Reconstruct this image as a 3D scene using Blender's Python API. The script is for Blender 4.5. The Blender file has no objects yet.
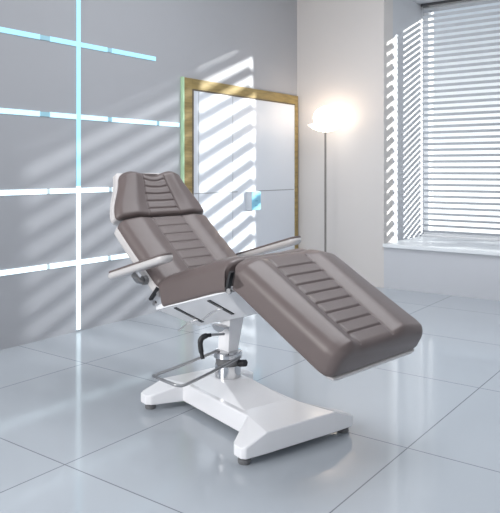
import bpy, bmesh, math
from mathutils import Vector, Matrix

S = bpy.context.scene
COL = S.collection

# ---------------------------------------------------------------- camera
cam_data = bpy.data.cameras.new('camera')
cam = bpy.data.objects.new('camera', cam_data)
COL.objects.link(cam)
cam.location = (0, 0, 1.1)
cam.rotation_euler = (math.pi / 2, 0, 0)
cam_data.sensor_fit = 'HORIZONTAL'
cam_data.sensor_width = 36
cam_data.lens = 36 * 664 / 500
cam_data.shift_x = 0.0
cam_data.shift_y = -(256.5 - 170) / 500
cam_data.clip_start = 0.05
S.camera = cam

# ---------------------------------------------------------------- room frame
# corner of left wall and window wall; E runs along the window wall, L along the left wall (away from camera)
PX, PY = 0.480, 6.770
EA = math.atan2(-0.594, 0.805)
E = Vector((math.cos(EA), math.sin(EA), 0))
L = Vector((-math.sin(EA), math.cos(EA), 0))
def room(e, l, z):
    return Vector((PX, PY, 0)) + E * e + L * l + Vector((0, 0, z))
ROOM = Matrix.Translation((PX, PY, 0)) @ Matrix.Rotation(EA, 4, 'Z')

# ---------------------------------------------------------------- light
W = bpy.data.worlds.new('world')
S.world = W
W.use_nodes = True
nt = W.node_tree
bg = nt.nodes['Background']
tc = nt.nodes.new('ShaderNodeTexCoord')
sep = nt.nodes.new('ShaderNodeSeparateXYZ')
ramp = nt.nodes.new('ShaderNodeValToRGB')
nt.links.new(tc.outputs['Generated'], sep.inputs[0])
nt.links.new(sep.outputs['Z'], ramp.inputs[0])
ramp.color_ramp.elements[0].position = 0.0
ramp.color_ramp.elements[0].color = (1.0, 1.0, 1.0, 1)
ramp.color_ramp.elements[1].position = 0.24
ramp.color_ramp.elements[1].color = (0.36, 0.40, 0.46, 1)
nt.links.new(ramp.outputs[0], bg.inputs[0])
bg.inputs[1].default_value = 1.45

SUN_R, SUN_C = 1.8, 0.43          # sideways and upward travel per metre towards the window
to_sun = (E * SUN_R + L + Vector((0, 0, SUN_C))).normalized()
sd = bpy.data.lights.new('sun', 'SUN')
sd.energy = 11.0
sd.angle = math.radians(0.8)
sd.color = (1.0, 0.97, 0.93)
so = bpy.data.objects.new('sun', sd)
COL.objects.link(so)
so.rotation_euler = to_sun.to_track_quat('Z', 'Y').to_euler()
so.location = (8, 0, 8)

def area(name, loc, target, sx, sy, energy, color=(1, 1, 1)):
    d = bpy.data.lights.new(name, 'AREA')
    d.shape = 'RECTANGLE'
    d.size, d.size_y = sx, sy
    d.energy = energy
    d.color = color
    o = bpy.data.objects.new(name, d)
    COL.objects.link(o)
    o.location = loc
    o.rotation_euler = (Vector(loc) - Vector(target)).to_track_quat('Z', 'Y').to_euler()
    return o
area('fill_left', (-3.6, 0.2, 2.0), (0.0, 3.0, 0.6), 2.4, 2.2, 130, (1.0, 0.98, 0.96))  # added fill light, out of view at the left front
area('fill_overhead', (1.0, 3.6, 3.1), (1.0, 3.6, 0.0), 2.4, 1.8, 70, (0.95, 0.97, 1.0))  # unseen overhead fill, added to brighten the floor and chair base

S.view_settings.view_transform = 'Standard'
S.view_settings.look = 'None'
S.view_settings.gamma = 1.0
S.view_settings.use_curve_mapping = False
S.view_settings.exposure = 0.0
S.cycles.use_denoising = True
S.cycles.max_bounces = 10
S.cycles.transparent_max_bounces = 16

# ---------------------------------------------------------------- materials
def mat(name, color, rough=0.5, metal=0.0, spec=0.5, coat=0.0, noise=None, bump=None, emit=None, estr=0.0):
    m = bpy.data.materials.new(name)
    m.use_nodes = True
    n = m.node_tree
    b = n.nodes['Principled BSDF']
    b.inputs['Base Color'].default_value = (*color, 1)
    b.inputs['Roughness'].default_value = rough
    b.inputs['Metallic'].default_value = metal
    b.inputs['Specular IOR Level'].default_value = spec
    b.inputs['Coat Weight'].default_value = coat
    b.inputs['Coat Roughness'].default_value = 0.08
    if emit:
        b.inputs['Emission Color'].default_value = (*emit, 1)
        b.inputs['Emission Strength'].default_value = estr
    t = n.nodes.new('ShaderNodeTexCoord')
    if noise:
        scale, amt = noise
        nz = n.nodes.new('ShaderNodeTexNoise')
        nz.inputs['Scale'].default_value = scale
        nz.inputs['Detail'].default_value = 4
        n.links.new(t.outputs['Object'], nz.inputs['Vector'])
        cr = n.nodes.new('ShaderNodeValToRGB')
        cr.color_ramp.elements[0].position = 0.3
        cr.color_ramp.elements[1].position = 0.7
        cr.color_ramp.elements[0].color = (*[c * (1 - amt) for c in color], 1)
        cr.color_ramp.elements[1].color = (*[min(1, c * (1 + amt)) for c in color], 1)
        n.links.new(nz.outputs[0], cr.inputs[0])
        n.links.new(cr.outputs[0], b.inputs['Base Color'])
    if bump:
        scale, strength = bump
        nb = n.nodes.new('ShaderNodeTexNoise')
        nb.inputs['Scale'].default_value = scale
        nb.inputs['Detail'].default_value = 3
        n.links.new(t.outputs['Object'], nb.inputs['Vector'])
        bp = n.nodes.new('ShaderNodeBump')
        bp.inputs['Strength'].default_value = strength
        bp.inputs['Distance'].default_value = 0.002
        n.links.new(nb.outputs[0], bp.inputs['Height'])
        n.links.new(bp.outputs[0], b.inputs['Normal'])
    return m

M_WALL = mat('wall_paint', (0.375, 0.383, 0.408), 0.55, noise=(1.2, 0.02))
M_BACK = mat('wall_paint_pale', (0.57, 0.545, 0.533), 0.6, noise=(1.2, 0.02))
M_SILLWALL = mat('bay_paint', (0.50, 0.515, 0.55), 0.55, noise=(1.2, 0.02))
M_CEIL = mat('ceiling_paint', (0.72, 0.73, 0.75), 0.7, noise=(1.0, 0.02))
M_SILL = mat('sill_lacquer', (0.74, 0.77, 0.80), 0.3, noise=(3, 0.02))
M_VINYL = mat('taupe_vinyl', (0.136, 0.107, 0.103), 0.38, spec=0.5, bump=(700, 0.12), noise=(8, 0.03))
M_SHELL = mat('silver_white_plastic', (0.60, 0.575, 0.57), 0.25, coat=0.3, noise=(6, 0.02))
M_WHITE = mat('white_lacquer', (0.88, 0.88, 0.90), 0.25, coat=0.3, noise=(6, 0.01))
M_CHROME = mat('chrome', (0.62, 0.62, 0.63), 0.08, metal=1.0, noise=(20, 0.02))
M_STEEL = mat('brushed_steel', (0.42, 0.42, 0.43), 0.3, metal=1.0, noise=(40, 0.05))
M_BLACK = mat('black_plastic', (0.012, 0.013, 0.016), 0.35, noise=(30, 0.1))
M_RUBBER = mat('grey_rubber', (0.16, 0.16, 0.165), 0.6, noise=(30, 0.1))
M_SLAT = mat('blind_slat', (0.42, 0.44, 0.48), 0.45, noise=(5, 0.02))
M_RAIL = mat('dark_rail', (0.05, 0.05, 0.055), 0.4, noise=(10, 0.05))
M_FRAMEW = mat('window_frame_white', (0.72, 0.73, 0.75), 0.4, noise=(5, 0.02))
M_PANEL = mat('door_panel_white', (0.68, 0.72, 0.78), 0.4, coat=0.0, noise=(2, 0.01))
M_SEAM = mat('door_seam_grey', (0.30, 0.32, 0.35), 0.5, noise=(10, 0.03))
M_DARKSTRIP = mat('dark_brown_strip', (0.10, 0.075, 0.045), 0.4, noise=(10, 0.05))
M_GREEN = mat('pale_green_edge', (0.42, 0.62, 0.40), 0.35, noise=(10, 0.04))
M_BLUE = mat('light_blue_enamel', (0.24, 0.56, 0.74), 0.3, noise=(10, 0.03))
M_BOXGREY = mat('box_side_grey', (0.45, 0.48, 0.52), 0.4, noise=(10, 0.03))
M_MARK = mat('blue_mark', (0.12, 0.38, 0.56), 0.4, noise=(10, 0.03))
M_POLE = mat('pole_grey', (0.20, 0.19, 0.18), 0.35, metal=0.6, noise=(20, 0.05))
M_BOWL = mat('frosted_bowl', (0.85, 0.82, 0.78), 0.4, noise=(20, 0.01), emit=(1.0, 0.90, 0.78), estr=4.0)
M_CYAN = mat('strip_cyan', (0.4, 0.7, 0.8), 0.4, noise=(4, 0.02), emit=(0.24, 0.52, 0.66), estr=0.70)
M_CYANDIM = mat('strip_cyan_dim', (0.3, 0.5, 0.58), 0.4, noise=(4, 0.02), emit=(0.20, 0.50, 0.62), estr=0.25)
M_PALE = mat('strip_white', (0.8, 0.9, 0.95), 0.4, noise=(4, 0.02), emit=(0.75, 0.93, 1.0), estr=1.0)
M_PALEDIM = mat('strip_white_dim', (0.5, 0.62, 0.68), 0.4, noise=(4, 0.02), emit=(0.45, 0.62, 0.70), estr=0.15)
M_MIX = mat('strip_pale_cyan', (0.6, 0.8, 0.9), 0.4, noise=(4, 0.02), emit=(0.42, 0.72, 0.85), estr=0.85)

def gold_material():
    m = bpy.data.materials.new('gold_veneer')
    m.use_nodes = True
    n = m.node_tree
    b = n.nodes['Principled BSDF']
    b.inputs['Roughness'].default_value = 0.35
    t = n.nodes.new('ShaderNodeTexCoord')
    mp = n.nodes.new('ShaderNodeMapping')
    mp.inputs['Scale'].default_value = (6, 6, 40)
    nz = n.nodes.new('ShaderNodeTexNoise')
    nz.inputs['Scale'].default_value = 1.0
    nz.inputs['Detail'].default_value = 5
    cr = n.nodes.new('ShaderNodeValToRGB')
    cr.color_ramp.elements[0].position = 0.3
    cr.color_ramp.elements[0].color = (0.20, 0.145, 0.05, 1)
    cr.color_ramp.elements[1].position = 0.7
    cr.color_ramp.elements[1].color = (0.34, 0.25, 0.09, 1)
    n.links.new(t.outputs['Object'], mp.inputs[0])
    n.links.new(mp.outputs[0], nz.inputs['Vector'])
    n.links.new(nz.outputs[0], cr.inputs[0])
    n.links.new(cr.outputs[0], b.inputs['Base Color'])
    return m
M_GOLD = gold_material()

def floor_material():
    """large glossy tiles; object space is the room frame (x = along the window wall, y = along the left wall)"""
    m = bpy.data.materials.new('floor_tile')
    m.use_nodes = True
    n = m.node_tree
    b = n.nodes['Principled BSDF']
    t = n.nodes.new('ShaderNodeTexCoord')
    s = n.nodes.new('ShaderNodeSeparateXYZ')
    n.links.new(t.outputs['Object'], s.inputs[0])
    def math_(op, a, bb=None, clamp=False):
        k = n.nodes.new('ShaderNodeMath')
        k.operation = op
        k.use_clamp = clamp
        for i, v in enumerate((a, bb)):
            if v is None:
                continue
            if isinstance(v, (int, float)):
                k.inputs[i].default_value = v
            else:
                n.links.new(v, k.inputs[i])
        return k.outputs[0]
    def axis(sock, off, size):
        q = math_('DIVIDE', math_('SUBTRACT', sock, off), size)
        fr = math_('SUBTRACT', q, math_('FLOOR', q))
        d = math_('MINIMUM', fr, math_('SUBTRACT', 1.0, fr))
        return math_('MULTIPLY', d, size), math_('FLOOR', q)
    dx, ix = axis(s.outputs['X'], 2.575 - 9.7, 0.97)
    dy, iy = axis(s.outputs['Y'], -4.148 - 9.0, 0.90)
    d = math_('MINIMUM', dx, dy)
    k = math_('LESS_THAN', d, 0.0026)
    wn = n.nodes.new('ShaderNodeTexWhiteNoise')
    wn.noise_dimensions = '2D'
    cb = n.nodes.new('ShaderNodeCombineXYZ')
    n.links.new(ix, cb.inputs[0])
    n.links.new(iy, cb.inputs[1])
    n.links.new(cb.outputs[0], wn.inputs['Vector'])
    nz = n.nodes.new('ShaderNodeTexNoise')
    nz.inputs['Scale'].default_value = 3.0
    nz.inputs['Detail'].default_value = 5
    n.links.new(t.outputs['Object'], nz.inputs['Vector'])
    mv = math_('ADD', math_('MULTIPLY', wn.outputs['Value'], 0.05), math_('MULTIPLY', nz.outputs[0], 0.05))
    mv = math_('ADD', mv, 0.95)
    mul = n.nodes.new('ShaderNodeVectorMath')
    mul.operation = 'SCALE'
    mul.inputs[0].default_value = FLOOR_COLOR
    n.links.new(mv, mul.inputs['Scale'])
    mx = n.nodes.new('ShaderNodeMix')
    mx.data_type = 'RGBA'
    n.links.new(k, mx.inputs['Factor'])
    n.links.new(mul.outputs[0], mx.inputs['A'])
    mx.inputs['B'].default_value = (0.20, 0.215, 0.24, 1)
    n.links.new(mx.outputs['Result'], b.inputs['Base Color'])
    b.inputs['Roughness'].default_value = 0.11
    b.inputs['Specular IOR Level'].default_value = 0.45
    return m
FLOOR_COLOR = (0.425, 0.460, 0.500)
M_FLOOR = floor_material()

def glass_material(name, tint):
    m = bpy.data.materials.new(name)
    m.use_nodes = True
    n = m.node_tree
    n.nodes.remove(n.nodes['Principled BSDF'])
    out = n.nodes['Material Output']
    tr = n.nodes.new('ShaderNodeBsdfTransparent')
    tr.inputs[0].default_value = (*tint, 1)
    gl = n.nodes.new('ShaderNodeBsdfGlossy')
    gl.inputs['Roughness'].default_value = 0.02
    mx = n.nodes.new('ShaderNodeMixShader')
    mx.inputs[0].default_value = 0.05
    n.links.new(tr.outputs[0], mx.inputs[1])
    n.links.new(gl.outputs[0], mx.inputs[2])
    n.links.new(mx.outputs[0], out.inputs[0])
    return m
M_GLASS = glass_material('window_glass', (0.96, 0.98, 0.98))
M_SUNDIM = glass_material('sun_dimming_glass', (0.44, 0.455, 0.47))  # pane tint added only to weaken the sun stripes nearer the camera

# ---------------------------------------------------------------- helpers
def link(name, bm, material, parent=None, smooth=False, matrix=None):
    bmesh.ops.recalc_face_normals(bm, faces=bm.faces)
    me = bpy.data.meshes.new(name)
    bm.to_mesh(me)
    bm.free()
    mats = material if isinstance(material, (list, tuple)) else [material]
    for mm in mats:
        me.materials.append(mm)
    if smooth:
        for p in me.polygons:
            p.use_smooth = True
    o = bpy.data.objects.new(name, me)
    COL.objects.link(o)
    if parent is not None:
        o.parent = parent
    if matrix is not None:
        o.matrix_world = matrix
    return o

def empty(name, loc=(0, 0, 0), rotz=0.0):
    o = bpy.data.objects.new(name, None)
    COL.objects.link(o)
    o.location = loc
    o.rotation_euler = (0, 0, rotz)
    o.empty_display_size = 0.1
    return o

def tag(o, label=None, cat=None, group=None, kind=None):
    if label: o['label'] = label
    if cat: o['category'] = cat
    if group: o['group'] = group
    if kind: o['kind'] = kind
    return o

def box(bm, lo, hi, bevel=0.0, mi=0):
    g = bmesh.ops.create_cube(bm, size=1.0)
    c = [(a + b) / 2 for a, b in zip(lo, hi)]
    s = [abs(b - a) for a, b in zip(lo, hi)]
    vs = g['verts']
    for v in vs:
        v.co = Vector((v.co.x * s[0] + c[0], v.co.y * s[1] + c[1], v.co.z * s[2] + c[2]))
    fs = set(f for v in vs for f in v.link_faces)
    for f in fs:
        f.material_index = mi
    if bevel > 0:
        es = list(set(e for v in vs for e in v.link_edges))
        bmesh.ops.bevel(bm, geom=es, offset=bevel, segments=2, affect='EDGES', profile=0.5)

def tube(bm, pts, r, seg=12, cap=True):
    pts = [Vector(p) for p in pts]
    rs = r if isinstance(r, (list, tuple)) else [r] * len(pts)
    rings = []
    ref = None
    for i, p in enumerate(pts):
        a = pts[max(0, i - 1)]
        b = pts[min(len(pts) - 1, i + 1)]
        d = (b - a).normalized()
        if ref is None:
            ref = Vector((0, 0, 1)) if abs(d.z) < 0.9 else Vector((1, 0, 0))
        x = d.cross(ref).normalized()
        y = x.cross(d).normalized()
        ref = y
        rings.append([bm.verts.new(p + x * math.cos(2 * math.pi * k / seg) * rs[i] + y * math.sin(2 * math.pi * k / seg) * rs[i]) for k in range(seg)])
    for a, b in zip(rings, rings[1:]):
        for k in range(seg):
            bm.faces.new((a[k], a[(k + 1) % seg], b[(k + 1) % seg], b[k]))
    if cap:
        bm.faces.new(rings[0][::-1])
        bm.faces.new(rings[-1])

def smooth_path(pts, n=8):
    """Catmull-Rom through the points"""
    P = [Vector(p) for p in pts]
    out = []
    for i in range(len(P) - 1):
        p0, p1, p2, p3 = P[max(0, i - 1)], P[i], P[i + 1], P[min(len(P) - 1, i + 2)]
        for k in range(n):
            t = k / n
            out.append(0.5 * ((2 * p1) + (p2 - p0) * t + (2 * p0 - 5 * p1 + 4 * p2 - p3) * t * t + (3 * p1 - p0 - 3 * p2 + p3) * t ** 3))
    out.append(P[-1])
    return out

def lathe(bm, prof, c=(0, 0, 0), seg=40):
    rings = []
    for r, z in prof:
        if r < 1e-5:
            rings.append([bm.verts.new((c[0], c[1], c[2] + z))])
        else:
            rings.append([bm.verts.new((c[0] + r * math.cos(2 * math.pi * k / seg), c[1] + r * math.sin(2 * math.pi * k / seg), c[2] + z)) for k in range(seg)])
    for a, b in zip(rings, rings[1:]):
        if len(a) == 1 and len(b) == 1:
            continue
        for k in range(seg):
            if len(a) == 1:
                bm.faces.new((a[0], b[(k + 1) % seg], b[k]))
            elif len(b) == 1:
                bm.faces.new((a[k], a[(k + 1) % seg], b[0]))
            else:
                bm.faces.new((a[k], a[(k + 1) % seg], b[(k + 1) % seg], b[k]))

def autosmooth(o, deg=35):
    for p in o.data.polygons:
        p.use_smooth = True
    bm = bmesh.new()
    bm.from_mesh(o.data)
    for e in bm.edges:
        if len(e.link_faces) == 2 and e.calc_face_angle(0) > math.radians(deg):
            e.smooth = False
    bm.to_mesh(o.data)
    bm.free()

def rslab(name, lo, hi, material, parent=None, bevel=0.0):
    """box in the room frame (e, l, z)"""
    bm = bmesh.new()
    box(bm, lo, hi, bevel)
    return link(name, bm, material, parent, matrix=ROOM if parent is None else None)

# ---------------------------------------------------------------- room shell
H = 3.15            # room height
HB = 2.82           # head of the bay with the near window
BAY0, BAYD = 0.957, 0.95          # bay starts here along the window wall; depth of the bay
SILL = 0.415
BAY1 = 8.0  # bay carried on out of view, added for its stripe-casting blinds
EMAX, LMIN = 16.0, -9.0
tag(rslab('floor', (-0.2, LMIN, -0.08), (EMAX, BAYD + 0.35, 0.0), M_FLOOR), kind='structure')
tag(rslab('ceiling', (-0.2, LMIN, H), (EMAX, BAYD + 0.35, H + 0.1), M_CEIL), kind='structure')
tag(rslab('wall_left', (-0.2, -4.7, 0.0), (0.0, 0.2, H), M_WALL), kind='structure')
# window wall: solid piece by the lamp, parapet under the sill, solid piece beyond the bay
bm = bmesh.new()
box(bm, (0.0, 0.0, 0.0), (BAY0, 0.2, H))
box(bm, (BAY1, 0.0, 0.0), (EMAX, 0.2, H))
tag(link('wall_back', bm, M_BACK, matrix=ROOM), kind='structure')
bm = bmesh.new()
box(bm, (BAY0, 0.0, 0.0), (BAY1, 0.2, SILL - 0.035))
tag(link('wall_under_window', bm, M_SILLWALL, matrix=ROOM), kind='structure')
bm = bmesh.new()
box(bm, (BAY0 - 0.2, 0.2, 0.0), (BAY0, BAYD + 0.3, H))
tag(link('wall_bay', bm, M_SILLWALL, matrix=ROOM), kind='structure')
tag(rslab('wall_bay_head', (BAY0, 0.0, HB), (2.76, BAYD + 0.3, H), M_SILLWALL), kind='structure')
tag(rslab('wall_bay_end', (BAY1, 0.2, 0.0), (BAY1 + 0.2, BAYD + 0.3, H), M_SILLWALL), kind='structure')
tag(rslab('wall_pier', (2.76, BAYD - 0.05, SILL), (3.00, BAYD + 0.1, H), M_SILLWALL), kind='structure')
tag(rslab('trim_1', (BAY0, -0.03, SILL - 0.035), (BAY1, BAYD + 0.3, SILL), M_SILL, bevel=0.006), kind='structure')   # window sill

# windows behind the blinds
def window(n, e0, e1, H, mullions, glass=None):
    root = empty('window_%d' % n)
    root.matrix_world = ROOM
    tag(root, kind='structure')
    a, b = BAYD + 0.03, BAYD + 0.09
    bm = bmesh.new()
    box(bm, (e0, a, SILL), (e0 + 0.05, b, H))
    box(bm, (e1 - 0.05, a, SILL), (e1, b, H))
    box(bm, (e0 + 0.05, a, SILL), (e1 - 0.05, b, SILL + 0.05))
    box(bm, (e0 + 0.05, a, H - 0.05), (e1 - 0.05, b, H))
    link('window_frame', bm, M_FRAMEW, root)
    for m0, m1 in mullions:
        bm = bmesh.new()
        box(bm, (m0, a, SILL + 0.05), (m1, b, H - 0.05))
        link('mullion', bm, M_FRAMEW, root)
    bm = bmesh.new()
    box(bm, (e0 + 0.05, BAYD + 0.058, SILL + 0.05), (e1 - 0.05, BAYD + 0.062, H - 0.05))
    link('pane', bm, glass or M_GLASS, root)
window(1, BAY0, 2.76, HB, [(2.02, 2.17)])
window(2, 3.00, 4.70, H, [])  # unseen window, added to let in sun for the wall stripes
window(3, 4.70, BAY1, H, [], M_SUNDIM)  # unseen window, added with a dimming pane for fainter stripes

# blinds
def blind(e0, e1, H, pitch, width, tilt, label, cords, lc=BAYD - 0.06):
    root = empty('venetian_blind')
    root.matrix_world = ROOM @ Matrix.Translation((0, lc, 0))
    tag(root, label, 'blind', 'blinds of the window bay')
    bm = bmesh.new()
    box(bm, (e0, -0.03, H - 0.028), (e1, 0.03, H))
    link('head_rail', bm, M_RAIL, root)
    bm = bmesh.new()
    box(bm, (e0, -0.022, SILL), (e1, 0.022, SILL + 0.016), 0.003)
    link('bottom_rail', bm, M_FRAMEW, root)
    bm = bmesh.new()
    z = SILL + 0.016 + pitch * 0.6
    c, s = math.cos(tilt), math.sin(tilt)
    while z < H - 0.06:
        # slightly crowned slat, the room side edge raised
        prof = []
        for k in range(5):
            q = (k / 4 - 0.5) * width
            crown = 0.004 * (1 - (2 * k / 4 - 1) ** 2)
            prof.append((q * c + crown * s, -q * s + crown * c))
        th = 0.0012
        top = [(y, z + zz + th) for y, zz in prof]
        bot = [(y, z + zz - th) for y, zz in prof]
        ring = top + bot[::-1]
        va = [bm.verts.new((e0 + 0.004, y, zz)) for y, zz in ring]
        vb = [bm.verts.new((e1 - 0.004, y, zz)) for y, zz in ring]
        n = len(ring)
        for k in range(n):
            bm.faces.new((va[k], va[(k + 1) % n], vb[(k + 1) % n], vb[k]))
        bm.faces.new(va[::-1])
        bm.faces.new(vb)
        z += pitch
    link('slats', bm, M_SLAT, root)
    for ce in cords:
        for y in (-width * c / 2 - 0.002, width * c / 2 + 0.002):
            bm = bmesh.new()
            tube(bm, [(ce, y, SILL + 0.014), (ce, y, H - 0.02)], 0.0018, 6)
            link('ladder_cord', bm, M_FRAMEW, root)
    return root
TILT = math.radians(30)
blind(BAY0 + 0.012, 2.02, HB, 0.060, 0.0445, TILT, 'white venetian blind covering the big window, its slats half open', [BAY0 + 0.03, 1.92])
blind(2.17, 2.755, HB, 0.10, 0.084, TILT, 'narrow white blind with wider slats, added right of the window mullion to stripe the sunlight', [2.25])  # unseen blind, added to cast the stripes on the bay reveal
blind(3.005, BAY1 - 0.01, H, 0.17, 0.120, TILT, 'long coarse-slatted white blind added beyond the wall pier to cast the wall stripes', [4.2, 5.6])  # unseen blind, added for the coarse sun stripes on the left wall

# door in the left wall
DL0, DL1, DTOP = -1.745, -0.02, 1.85
door = rslab('door_1', (0.0, DL0 + 0.11, 0.0), (0.018, DL1 - 0.05, DTOP - 0.086), M_PANEL)
tag(door, kind='structure')
bm = bmesh.new()
box(bm, (0.0, DL0 + 0.008, 0.0), (0.026, DL0 + 0.105, DTOP), 0.003)
box(bm, (0.0, DL1 - 0.055, 0.0), (0.026, DL1, DTOP), 0.003)
box(bm, (0.0, DL0 + 0.105, DTOP - 0.085), (0.026, DL1 - 0.055, DTOP), 0.003)
link('door_frame', bm, M_GOLD, door)
bm = bmesh.new()
box(bm, (0.0, DL0 - 0.010, 0.0), (0.030, DL0 + 0.008, DTOP + 0.003), 0.003)
tag(link('frame_edge', bm, M_GREEN, door), 'pale green outer edge')
bm = bmesh.new()
box(bm, (0.0, DL0 + 0.105, 0.0), (0.024, DL0 + 0.128, DTOP - 0.085), 0.002)
box(bm, (0.0, DL0 + 0.128, DTOP - 0.097), (0.024, DL1 - 0.055, DTOP - 0.085), 0.002)
tag(link('inner_strip', bm, M_DARKSTRIP, door), 'dark brown inner strip')  # dark brown strip along the inner edge of the gold frame
bm = bmesh.new()
ZS = 0.905
for a, b in ((DL0 + 0.14, -1.02), (-0.70, -0.09)):
    box(bm, (0.0175, a, ZS - 0.004), (0.0188, b, ZS + 0.004))
for a in (-1.55, -1.09):
    box(bm, (0.0175, a - 0.003, 0.0), (0.0188, a + 0.003, DTOP - 0.1))
link('panel_seam', bm, M_SEAM, door)

# ---------------------------------------------------------------- light strips in the left wall
def wall_l(x):
    """position along the left wall seen at picture column x (used once to lay the strips out on the wall)"""
    k = (x - 250) / 664
    s = (1.189 + k * 4.51) / (0.738 - k)
    return (4.51 + s - PY) * 1.2422
def strip_row(z, zh, segs, label, gap):
    root = empty('light_strip')
    root.matrix_world = ROOM
    tag(root, label, 'light strip', 'light strips on the left wall')
    for a, b, m in segs:
        bm = bmesh.new()
        box(bm, (0.0015, wall_l(a) , z - zh), (0.0075, wall_l(b), z + zh))
        link('segment', bm, m, root)
    if gap:
        for a, b in gap:
            bm = bmesh.new()
            box(bm, (0.0015, wall_l(a), z - zh * 0.9), (0.0065, wall_l(b), z + zh * 0.9))
            link('connector', bm, M_PALEDIM if z < 1.1 else M_CYANDIM, root)
    return root
strip_row(1.957, 0.0165, [(-40, 39, M_CYAN), (49, 106.5, M_CYAN), (111, 155, M_CYAN)], 'uppermost horizontal cyan light strip on the left wall', [(39, 49), (106.5, 111)])
strip_row(1.462, 0.0165, [(-40, 39, M_MIX), (49, 107, M_MIX), (111, 156, M_MIX), (158.5, 178.5, M_MIX)], 'horizontal pale cyan light strip running up to the golden door frame', [(39, 49), (107, 111), (156, 158.5)])
strip_row(0.960, 0.0165, [(-40, 46, M_PALE), (49, 108, M_PALE), (111, 150, M_PALE)], 'horizontal white light strip level with the headrest', [(46, 49), (108, 111)])
strip_row(0.470, 0.0165, [(-40, 46, M_PALE), (49, 107, M_PALE), (110, 150, M_PALE)], 'lowest horizontal white light strip, behind the near armrest', [(46, 49), (107, 110)])
root = empty('light_strip')
root.matrix_world = ROOM
tag(root, 'vertical light strip from ceiling to floor, crossing the horizontal ones', 'light strip', 'light strips on the left wall')
va, vb = wall_l(75.8), wall_l(79.6)
for z0, z1, m in ((0.99, 2.8, M_CYAN), (0.012, 0.99, M_PALE)):
    bm = bmesh.new()
    box(bm, (0.0015, va, z0), (0.0085, vb, z1))
    link('segment', bm, m, root)

# blue box on the door
bm = bmesh.new()
box(bm, (0.0188, -0.90, 0.735), (0.085, -0.76, 0.905), 0.006)
wb = link('wall_box', bm, M_BOXGREY, matrix=ROOM)
tag(wb, 'small light blue box fixed to the white door at the panel seam', 'box')
bm = bmesh.new()
box(bm, (0.085, -0.897, 0.738), (0.090, -0.763, 0.902), 0.002)
fp = link('front_plate', bm, M_BLUE, wb)
for z in (0.775, 0.815, 0.862):
    bm = bmesh.new()
    box(bm, (0.0898, -0.85, z), (0.0906, -0.81, z + 0.008))
    link('button', bm, M_MARK, fp)

# ---------------------------------------------------------------- floor lamp
LX, LY = 0.7196, 6.34
lamp = empty('floor_lamp', (LX, LY, 0))
tag(lamp, 'slim floor lamp with a glowing bowl shade in the corner beside the golden door frame', 'lamp')
bm = bmesh.new()
lathe(bm, [(0, 0), (0.12, 0), (0.125, 0.006), (0.12, 0.014), (0.03, 0.02), (0.012, 0.03), (0, 0.03)])
autosmooth(link('lamp_base', bm, M_POLE, lamp))
bm = bmesh.new()
tube(bm, [(0, 0, 0.025), (0, 0, 1.47)], 0.010, 16)
autosmooth(link('pole', bm, M_POLE, lamp))
bm = bmesh.new()
lathe(bm, [(0.0, 1.462), (0.02, 1.462), (0.075, 1.475), (0.125, 1.497), (0.165, 1.53), (0.16, 1.533), (0.12, 1.503), (0.07, 1.483), (0.02, 1.472), (0, 1.472)])
autosmooth(link('lamp_shade', bm, M_BOWL, lamp), 60)
bm = bmesh.new()
lathe(bm, [(0, 1.473)] + [(max(0.0, 0.115 * math.sin(math.pi * k / 20)), 1.592 - 0.115 * math.cos(math.pi * k / 20)) for k in range(1, 20)] + [(0, 1.707)], seg=40)
M_BULB = mat('bulb_glow', (1, 0.95, 0.9), 0.4, noise=(10, 0.01), emit=(1.0, 0.80, 0.62), estr=7.0)
autosmooth(link('globe', bm, M_BULB, lamp), 60)

# ---------------------------------------------------------------- treatment chair
CH = empty('treatment_chair', (-0.102, 3.07, 0))
tag(CH, 'reclined taupe vinyl treatment chair with armrests on a white hydraulic base', 'chair')
OX, OY = -0.011 + 0.102, 3.05 - 3.07            # seat frame origin relative to the empty
SA = math.radians(-45)
SU = Vector((math.cos(SA), math.sin(SA), 0))
SW = Vector((-math.sin(SA), math.cos(SA), 0))
def seat(u, w, z):
    return Vector((OX, OY, 0)) + SU * u + SW * w + Vector((0, 0, z))

def resample(pts, m):
    pts = [Vector(p) for p in pts]
    ds = [0.0]
    for a, b in zip(pts, pts[1:]):
        ds.append(ds[-1] + (b - a).length)
    tot = ds[-1]
    out = []
    j = 0
    for i in range(m):
        d = tot * i / (m - 1)
        while j < len(ds) - 2 and ds[j + 1] < d:
            j += 1
        t = (d - ds[j]) / max(1e-9, ds[j + 1] - ds[j])
        out.append(pts[j].lerp(pts[j + 1], min(1, max(0, t))))
    return out, tot

def sstep(a, b, x):
    t = max(0.0, min(1.0, (x - a) / (b - a)))
    return t * t * (3 - 2 * t)

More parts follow.
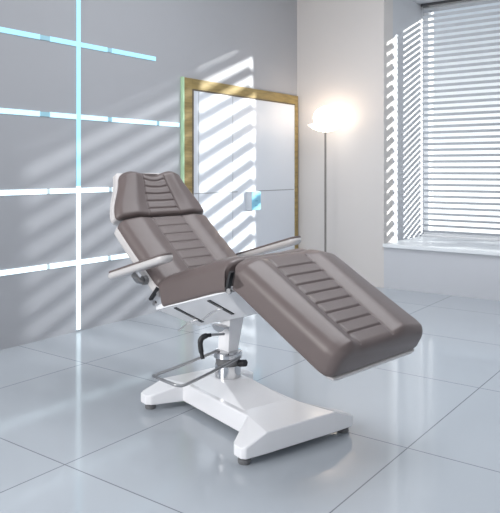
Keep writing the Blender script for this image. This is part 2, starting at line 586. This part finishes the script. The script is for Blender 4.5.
def cushion(name, path, hw, thick, relief, r_end=(0.03, 0.03), rt=0.03, rb=0.02, step=0.0035, material=None, parent=None, topshape=None):
    """upholstered slab lofted along a (u, z) centre line of its top; hw(t), thick(t) in metres; relief(v, d, tot) lifts the top"""
    pts, tot = resample(smooth_path([(u, 0, z) for u, z in path], 10), max(40, int(sum((Vector((a[0], a[1])) - Vector((b[0], b[1]))).length for a, b in zip(path, path[1:])) / step)))
    M = len(pts)
    bm = bmesh.new()
    NT = 120
    rings = []
    for i, p in enumerate(pts):
        a, b = pts[max(0, i - 2)], pts[min(M - 1, i + 2)]
        tg = (b - a).normalized()
        nm = Vector((-tg.z, 0, tg.x))
        if nm.z < 0 and abs(nm.z) > 0.2:
            nm = -nm
        d = tot * i / (M - 1)
        t = d / tot
        ins = 0.0
        for dd, rr in ((d, r_end[0]), (tot - d, r_end[1])):
            if rr > 0 and dd < rr:
                ins = max(ins, rr - math.sqrt(max(0, rr * rr - (rr - dd) ** 2)))
        w, T = hw(t) - ins * 0.9, thick(t)
        top, bot = -ins, -T + ins * 0.8
        if top - bot < 0.02:
            mid = (top + bot) / 2
            top, bot = mid + 0.01, mid - 0.01
        r1 = min(rt, (top - bot) * 0.45)
        r2 = min(rb, (top - bot) * 0.45)
        sec = []
        fade = 1.0 - 0.75 * min(1, ins / max(1e-6, max(r_end)))
        for k in range(NT + 1):
            x = -(w - r1) + 2 * (w - r1) * k / NT
            sec.append((x, top, True))
        for k in range(1, 7):
            an = math.pi / 2 - math.pi / 2 * k / 6
            sec.append((w - r1 + r1 * math.cos(an), top - r1 + r1 * math.sin(an), True))
        for k in range(1, 4):
            sec.append((w, top - r1 + (bot + r2 - top + r1) * k / 4, False))
        for k in range(0, 6):
            an = -math.pi / 2 * k / 5
            sec.append((w - r2 + r2 * math.cos(an), bot + r2 + r2 * math.sin(an), False))
        for k in range(1, 8):
            sec.append((w - r2 - 2 * (w - r2) * k / 8, bot, False))
        for k in range(0, 6):
            an = -math.pi / 2 - math.pi / 2 * k / 5
            sec.append((-w + r2 + r2 * math.cos(an), bot + r2 + r2 * math.sin(an), False))
        for k in range(1, 4):
            sec.append((-w, bot + r2 + (top - r1 - bot - r2) * k / 4, False))
        for k in range(0, 6):
            an = math.pi - math.pi / 2 * k / 6
            sec.append((-w + r1 + r1 * math.cos(an), top - r1 + r1 * math.sin(an), True))
        wgt_side = (top - bot) / max(1e-6, top - r1 - bot)
        ring = []
        for x, y, istop in sec:
            wgt = 1.0 if y >= top - r1 - 1e-6 and istop else max(0.0, (y - bot) / (top - bot))
            wgt = min(wgt, 1.0) if istop else wgt * wgt_side
            yy = y + relief(max(-1, min(1, x / hw(t))), d, tot) * fade * wgt
            sh = topshape(x / hw(t), t) if topshape else 0.0
            q = p + nm * yy + tg * sh
            ring.append(bm.verts.new(seat(q.x, x, q.z)))
        rings.append(ring)
    n = len(rings[0])
    for a, b in zip(rings, rings[1:]):
        for k in range(n):
            bm.faces.new((a[k], a[(k + 1) % n], b[(k + 1) % n], b[k]))
    bm.faces.new(rings[0][::-1])
    bm.faces.new(rings[-1])
    o = link(name, bm, material or M_VINYL, parent or CH, smooth=True)
    return o

def relief_fn(vp, hb, crest, drop, lines, t0, t1, gd=0.0075, gw=0.0040, hwid=0.29, dp=1.4, skew=0.0):
    """recessed quilted centre panel between side bolsters"""
    def f(v, d, tot):
        t = d / tot
        a = abs(v - skew * (0.3 + 0.7 * t) * (1 - v * v))
        env = sstep(t0 - 0.05, t0, t) * (1 - sstep(t1, t1 + 0.05, t))
        h = hb * sstep(vp, crest, a) * (0.35 + 0.65 * env)
        if a > crest:
            h -= drop * ((a - crest) / (1 - crest)) ** dp
        if t0 - 0.02 <= t <= t1 + 0.02:
            h -= gd * math.exp(-((a - vp) * hwid / gw) ** 2)
            if a < vp:
                for q in lines:
                    h -= gd * math.exp(-((d - q * tot) / gw) ** 2)
        return h
    return f

# --- seat
seat_path = [(-0.315, 0.599), (-0.1, 0.664), (0.06, 0.712), (0.150, 0.730), (0.186, 0.722)]
cushion('seat', seat_path, lambda t: 0.288, lambda t: 0.138, relief_fn(0.34, 0.006, 0.72, 0.022, [], 0.1, 0.9),
        r_end=(0.02, 0.03))
# --- leg rest
leg_path = [(0.19, 0.702), (0.228, 0.736), (0.295, 0.717), (0.45, 0.633), (0.62, 0.541), (0.765, 0.464)]
cushion('leg_rest', leg_path, lambda t: 0.306 - 0.012 * sstep(0.9, 1, t), lambda t: 0.128,
        relief_fn(0.39, 0.013, 0.62, 0.030, [0.24 + 0.091 * k for k in range(8)], 0.17, 0.95, skew=-0.24),
        r_end=(0.03, 0.035))
# --- backrest
back_path = [(-0.262, 0.602), (-0.36, 0.675), (-0.49, 0.775), (-0.602, 0.866)]
cushion('backrest', back_path, lambda t: 0.288, lambda t: 0.095,
        relief_fn(0.34, 0.009, 0.60, 0.026, [0.12 + 0.14 * k for k in range(7)], 0.02, 0.98, gd=0.006),
        r_end=(0.025, 0.022))
# --- headrest
head_path = [(-0.605, 0.871), (-0.642, 0.93), (-0.686, 1.012), (-0.733, 1.104)]
cushion('headrest', head_path, lambda t: 0.288 - 0.09 * sstep(0.0, 1.0, t), lambda t: 0.095 - 0.02 * t,
        relief_fn(0.34, 0.011, 0.62, 0.02, [0.14 + 0.17 * k for k in range(5)], 0.02, 0.9, gd=0.006),
        r_end=(0.02, 0.03), topshape=lambda v, t: -t * t * (0.032 * math.exp(-(v / 0.36) ** 2) + 0.16 * max(0, abs(v) - 0.62) ** 2) )

# --- shells (silver white plastic behind the cushions)
def shell(name, path, hw, off, thick, parent, grow=0.004):
    """plate running below a cushion; off = distance of its top from the path"""
    pts, tot = resample(smooth_path([(u, 0, z) for u, z in path], 8), 26)
    bm = bmesh.new()
    rings = []
    M = len(pts)
    for i, p in enumerate(pts):
        a, b = pts[max(0, i - 1)], pts[min(M - 1, i + 1)]
        tg = (b - a).normalized()
        nm = Vector((-tg.z, 0, tg.x))
        if nm.z < 0:
            nm = -nm
        w = hw(i / (M - 1))
        e = 0.012 if i in (0, M - 1) else 0
        sec = [(-w + e, -off), (w - e, -off), (w - e, -off - thick * 0.55), (w - 0.03 - e, -off - thick), (-w + 0.03 + e, -off - thick), (-w + e, -off - thick * 0.55)]
        rings.append([bm.verts.new(seat((p + nm * y).x, x, (p + nm * y).z)) for x, y in sec])
    n = 6
    for a, b in zip(rings, rings[1:]):
        for k in range(n):
            bm.faces.new((a[k], a[(k + 1) % n], b[(k + 1) % n], b[k]))
    bm.faces.new(rings[0][::-1])
    bm.faces.new(rings[-1])
    o = link(name, bm, M_SHELL, parent)
    md = o.modifiers.new('bevel', 'BEVEL')
    md.width = 0.008
    md.segments = 3
    md.limit_method = 'ANGLE'
    autosmooth(o)
    return o
shell('back_shell', back_path, lambda t: 0.293, 0.055, 0.07, CH)
shell('head_shell', head_path, lambda t: 0.296 - 0.09 * sstep(0, 1, t), 0.040, 0.065, CH)
shell('leg_shell', leg_path[2:-1] + [(0.765, 0.464)], lambda t: 0.282, 0.122, 0.016, CH)

# --- underframe: white tilted pan under the seat
def pan_z(u):
    return 0.455 + 0.30 * (u + 0.3)
bm = bmesh.new()
def hexa(bm, pts, mi=0):
    v = [bm.verts.new(p) for p in pts]
    for f in ((0, 1, 2, 3), (7, 6, 5, 4), (0, 4, 5, 1), (1, 5, 6, 2), (2, 6, 7, 3), (3, 7, 4, 0)):
        bm.faces.new([v[i] for i in f])
u0, u1 = -0.325, 0.155
hexa(bm, [seat(u0, -0.28, pan_z(u0) + 0.025), seat(u1, -0.28, pan_z(u1) + 0.025), seat(u1, 0.28, pan_z(u1) + 0.025), seat(u0, 0.28, pan_z(u0) + 0.025),
          seat(u0, -0.28, pan_z(u0)), seat(u1, -0.28, pan_z(u1)), seat(u1, 0.28, pan_z(u1)), seat(u0, 0.28, pan_z(u0))])
b0, b1 = -0.275, 0.06
hexa(bm, [seat(u0 + 0.005, -0.272, pan_z(u0) + 0.001), seat(u1 - 0.005, -0.272, pan_z(u1) + 0.001), seat(u1 - 0.005, 0.272, pan_z(u1) + 0.001), seat(u0 + 0.005, 0.272, pan_z(u0) + 0.001),
          seat(b0, -0.065, pan_z(b0) - 0.115), seat(b1, -0.065, pan_z(b1) - 0.115), seat(b1, 0.065, pan_z(b1) - 0.115), seat(b0, 0.065, pan_z(b0) - 0.115)])
uf = link('underframe', bm, M_WHITE, CH)
md = uf.modifiers.new('bevel', 'BEVEL')
md.width = 0.006
md.segments = 2
md.limit_method = 'ANGLE'
# slots and small levers on the sloping near face
def panface(u, k, out=0.0):
    """point on the sloping near face; k = 0 at its outer edge, 1 at its inner edge"""
    w = -0.272 + k * (0.272 - 0.065)
    z = pan_z(u) - 0.115 * k
    n = Vector((0.0, -0.115, -0.207)).normalized()
    return seat(u, w + n.y * out, z + n.z * out)
for uu, k0, k1, kl in ((-0.205, 0.06, 0.86, 0.72), (0.015, 0.10, 0.80, 0.5)):
    bm = bmesh.new()
    hexa(bm, [panface(uu - 0.009, k0, -0.002), panface(uu + 0.009, k0, -0.002), panface(uu + 0.009, k1, -0.002), panface(uu - 0.009, k1, -0.002),
              panface(uu - 0.009, k0, 0.003), panface(uu + 0.009, k0, 0.003), panface(uu + 0.009, k1, 0.003), panface(uu - 0.009, k1, 0.003)])
    link('slot', bm, M_BLACK, uf)
    bm = bmesh.new()
    a = panface(uu, kl, 0.0)
    bq = a + SW * -0.03 + SU * -0.035 + Vector((0, 0, -0.018))
    cq = a + SW * -0.075 + SU * -0.055 + Vector((0, 0, -0.05))
    tube(bm, smooth_path([a, bq, cq], 6), 0.0045, 8)
    autosmooth(link('slot_lever', bm, M_CHROME, uf), 60)

# --- hinges between seat and leg rest / backrest (near side)
for (u, z, tl) in ((0.182, 0.655, 0.3), (-0.322, 0.535, 0.75)):
    for sw in (-1, 1):
        bm = bmesh.new()
        c, s = math.cos(tl), math.sin(tl)
        w0, w1 = sw * 0.272, sw * 0.291
        def hp(a, b, w):
            return seat(u + a * c + b * s, w, z - a * s + b * c)
        hexa(bm, [hp(-0.006, -0.055, w0), hp(0.006, -0.055, w0), hp(0.006, 0.03, w0), hp(-0.006, 0.03, w0),
                  hp(-0.006, -0.055, w1), hp(0.006, -0.055, w1), hp(0.006, 0.03, w1), hp(-0.006, 0.03, w1)])
        link('hinge_plate', bm, M_BLACK, CH)
        bm = bmesh.new()
        tube(bm, [seat(u + 0.006, w1 - sw * 0.004, z - 0.05), seat(u + 0.006, w1 + sw * 0.006, z - 0.05)], 0.012, 16)
        autosmooth(link('hinge_bolt', bm, M_STEEL, CH))

# --- armrests
def armrest(sw):
    wc = sw * 0.375
    def az(u):
        return 0.742 + 0.295 * (u + 0.07)
    ends = (-0.545, -0.095) if sw < 0 else (-0.50, -0.005)
    # silver white paddle, rounded in plan
    bm = bmesh.new()
    N = 40
    def outline(grow):
        out = []
        r = 0.043 + grow
        a, b = ends[0] + 0.05, ends[1] - 0.045
        for k in range(N // 2 + 1):
            an = -math.pi / 2 + math.pi * k / (N // 2)
            out.append((b + r * 0.9 * math.cos(an), r * math.sin(an)))
        for k in range(N // 2 + 1):
            an = math.pi / 2 + math.pi * k / (N // 2)
            out.append((a + r * math.cos(an), r * math.sin(an)))
        return out
    levels = [(-0.024, -0.026), (-0.010, -0.026), (-0.001, -0.017), (0.0, -0.004), (-0.004, 0.003), (-0.014, 0.005)]
    rings = []
    for g, dz in levels:
        rings.append([bm.verts.new(seat(u, wc + w, az(u) + dz)) for u, w in outline(g)])
    n = len(rings[0])
    for a, b in zip(rings, rings[1:]):
        for k in range(n):
            bm.faces.new((a[k], a[(k + 1) % n], b[(k + 1) % n], b[k]))
    bm.faces.new(rings[0][::-1])
    bm.faces.new(rings[-1])
    arm = link('armrest', bm, M_SHELL, CH)
    autosmooth(arm, 50)
    bm = bmesh.new()
    rings = []
    for g, dz in [(-0.005, 0.001), (-0.002, 0.006), (-0.005, 0.012), (-0.022, 0.015)]:
        rings.append([bm.verts.new(seat(u, wc + w, az(u) + dz)) for u, w in outline(g)])
    for a, b in zip(rings, rings[1:]):
        for k in range(n):
            bm.faces.new((a[k], a[(k + 1) % n], b[(k + 1) % n], b[k]))
    bm.faces.new(rings[0][::-1])
    bm.faces.new(rings[-1])
    autosmooth(link('arm_pad', bm, M_VINYL, arm), 60)
    # bracket to the back shell
    bm = bmesh.new()
    up = -0.37
    tube(bm, smooth_path([seat(up - 0.01, sw * 0.26, 0.585), seat(up - 0.01, sw * 0.33, 0.585), seat(up + 0.01, wc, az(up) - 0.035)], 6), 0.014, 12)
    autosmooth(link('arm_bracket', bm, M_STEEL, arm), 60)
    bm = bmesh.new()
    tube(bm, [seat(up - 0.01, sw * 0.288, 0.585), seat(up - 0.01, sw * 0.312, 0.585)], 0.022, 20)
    autosmooth(link('pivot_knob', bm, M_RUBBER, arm))
armrest(-1)
armrest(1)

# --- hydraulic column, relative to the empty
bm = bmesh.new()
lathe(bm, [(0, 0.10), (0.060, 0.10), (0.060, 0.205), (0.052, 0.208), (0.052, 0.235), (0, 0.235)])
colm = link('column', bm, M_CHROME, CH)
autosmooth(colm)
bm = bmesh.new()
lathe(bm, [(0, 0.235), (0.06, 0.235), (0.066, 0.240), (0.066, 0.262), (0.060, 0.268), (0.03, 0.272), (0, 0.272)])
autosmooth(link('collar', bm, M_CHROME, colm))
bm = bmesh.new()
lathe(bm, [(0, 0.205), (0.056, 0.205), (0.056, 0.236), (0, 0.236)])
autosmooth(link('collar_gap', bm, M_RUBBER, colm))
bm = bmesh.new()
lathe(bm, [(0, 0.115), (0.072, 0.115), (0.074, 0.128), (0.066, 0.140), (0.0, 0.140)])
autosmooth(link('column_ring', bm, M_WHITE, colm))
bm = bmesh.new()
tube(bm, [(0.055, -0.03, 0.215), (0.082, -0.05, 0.222)], 0.016, 14)
autosmooth(link('pump_knob', bm, M_BLACK, colm))
# bracket carrying the seat
bm = bmesh.new()
a = seat(-0.13, -0.045, pan_z(-0.13) - 0.12)
def bq(du, dw, z):
    return SU * du + SW * dw + Vector((0, 0, z))
zt0, zt1 = pan_z(-0.20) - 0.108, pan_z(-0.0) - 0.108
hexa(bm, [seat(-0.14, -0.045, pan_z(-0.14) - 0.112), seat(-0.07, -0.045, pan_z(-0.07) - 0.112), seat(-0.07, 0.045, pan_z(-0.07) - 0.112), seat(-0.14, 0.045, pan_z(-0.14) - 0.112),
          bq(-0.035, -0.03, 0.268), bq(0.035, -0.03, 0.268), bq(0.035, 0.03, 0.268), bq(-0.035, 0.03, 0.268)])
link('seat_bracket', bm, M_WHITE, CH)
# quadrant plate with tilt lever
bm = bmesh.new()
qa = []
for k in range(13):
    an = math.radians(-30 - 120 * k / 12)
    qa.append((0.055 * math.cos(an), 0.055 * math.sin(an)))
c0 = seat(-0.085, -0.105, pan_z(-0.085) - 0.105)
fr = [bm.verts.new(c0 + SU * x + Vector((0, 0, y))) for x, y in qa]
bk = [bm.verts.new(c0 + SU * x + SW * 0.03 + Vector((0, 0, y))) for x, y in qa]
bm.faces.new(fr)
bm.faces.new(bk[::-1])
for k in range(13):
    bm.faces.new((fr[k], bk[k], bk[(k + 1) % 13], fr[(k + 1) % 13]))
autosmooth(link('quadrant', bm, M_CHROME, CH))
def at(x, y, Y):
    """a picture point at distance Y, relative to the chair's base (read off the photograph once)"""
    return Vector(((x - 250) / 664 * Y, Y, 1.1 - (y - 170) / 664 * Y)) - Vector((-0.102, 3.07, 0))
bm = bmesh.new()
tube(bm, [at(224, 334, 2.98), at(210, 335, 2.93)], 0.006, 10)
tl = link('tilt_lever', bm, M_STEEL, CH)
autosmooth(tl)
bm = bmesh.new()
tube(bm, smooth_path([at(211, 335, 2.93), at(204, 336.5, 2.92), at(200.5, 341, 2.915), at(201, 350, 2.91), at(203, 359, 2.90)], 6), [0.009] * 4 + [0.0125] * 10 + [0.0115] * 6 + [0.009] * 5, 12)
autosmooth(link('lever_handle', bm, M_BLACK, tl), 60)
# foot pedal: bent chrome rod
bm = bmesh.new()
tube(bm, smooth_path([at(219, 350, 3.05), at(214, 352, 3.02), at(185, 364, 2.96), at(158, 374, 2.92), at(153.5, 375.5, 2.90), at(158, 378, 2.86), at(173, 384, 2.79), at(178, 385.3, 2.78), at(186, 384.5, 2.79), at(210, 373, 2.87), at(233, 361, 2.96), at(240, 357, 2.99)], 6), 0.0066, 10)
autosmooth(link('foot_pedal', bm, M_STEEL, CH), 60)

# --- base plate
BA = math.radians(-54)
BU = Vector((math.cos(BA), math.sin(BA), 0))
BWv = Vector((-math.sin(BA), math.cos(BA), 0))
BO = Vector((-0.027 + 0.102, 2.926 - 3.07, 0))
def base(u, w, z):
    return BO + BU * u + BWv * w + Vector((0, 0, z))
bm = bmesh.new()
ZT, ZE, ZB = 0.112, 0.072, 0.028
half = [(0.395, -0.175, ZT), (0.39, -0.268, ZE), (0.375, -0.282, ZE), (0.33, -0.282, ZE), (0.31, -0.268, ZE), (0.215, -0.14, ZT),
        (-0.285, -0.14, ZT), (-0.325, -0.285, ZE), (-0.345, -0.305, ZE), (-0.395, -0.305, ZE), (-0.415, -0.285, ZE), (-0.415, -0.175, ZT)]
full = half + [(u, -w, z) for u, w, z in half[::-1]]
full = [(u, w + 0.012 if w > 0.2 and u > 0 else w, z) for u, w, z in full]
top = [bm.verts.new(base(u, w, z)) for u, w, z in full]
bot = [bm.verts.new(base(u, w, ZB)) for u, w, z in full]
n = len(full)
for k in range(n):
    bm.faces.new((top[k], bot[k], bot[(k + 1) % n], top[(k + 1) % n]))
bm.faces.new(bot)
h = len(half)
def T(i, side):
    return top[i] if side == 0 else top[n - 1 - i]
for side in (0, 1):
    bm.faces.new([T(i, side) for i in (0, 1, 2, 3, 4, 5)])
    bm.faces.new([T(i, side) for i in (6, 7, 8, 9, 10, 11)])
bm.faces.new([T(0, 0), T(5, 0), T(5, 1), T(0, 1)])
bm.faces.new([T(5, 0), T(6, 0), T(6, 1), T(5, 1)])
bm.faces.new([T(6, 0), T(11, 0), T(11, 1), T(6, 1)])
bp = link('base_plate', bm, M_WHITE, CH)
md = bp.modifiers.new('bevel', 'BEVEL')
md.width = 0.006
md.segments = 3
md.limit_method = 'ANGLE'
md.angle_limit = math.radians(20)
bm = bmesh.new()
ca, cb = -0.075, 0.075
cu = (Vector((0, 0, 0)) - BO).dot(BU)
cw = (Vector((0, 0, 0)) - BO).dot(BWv)
hexa(bm, [base(cu - 0.085, cw - 0.068, 0.148), base(cu + 0.075, cw - 0.068, 0.148), base(cu + 0.075, cw + 0.068, 0.148), base(cu - 0.085, cw + 0.068, 0.148),
          base(-0.27, -0.125, 0.108), base(0.20, -0.125, 0.108), base(0.20, 0.125, 0.108), base(-0.27, 0.125, 0.108)])
pc = link('base_cover', bm, M_WHITE, CH)
md = pc.modifiers.new('bevel', 'BEVEL')
md.width = 0.005
md.segments = 3
md.limit_method = 'ANGLE'
md.angle_limit = math.radians(10)
for u, w in ((0.352, -0.248), (0.352, 0.26), (-0.372, -0.265), (-0.372, 0.265)):
    bm = bmesh.new()
    p = base(u, w, 0)
    lathe(bm, [(0, 0), (0.023, 0), (0.025, 0.004), (0.025, 0.016), (0.02, 0.020), (0.01, 0.021), (0.01, 0.034), (0, 0.034)], c=p, seg=24)
    autosmooth(link('foot', bm, M_RUBBER, bp))
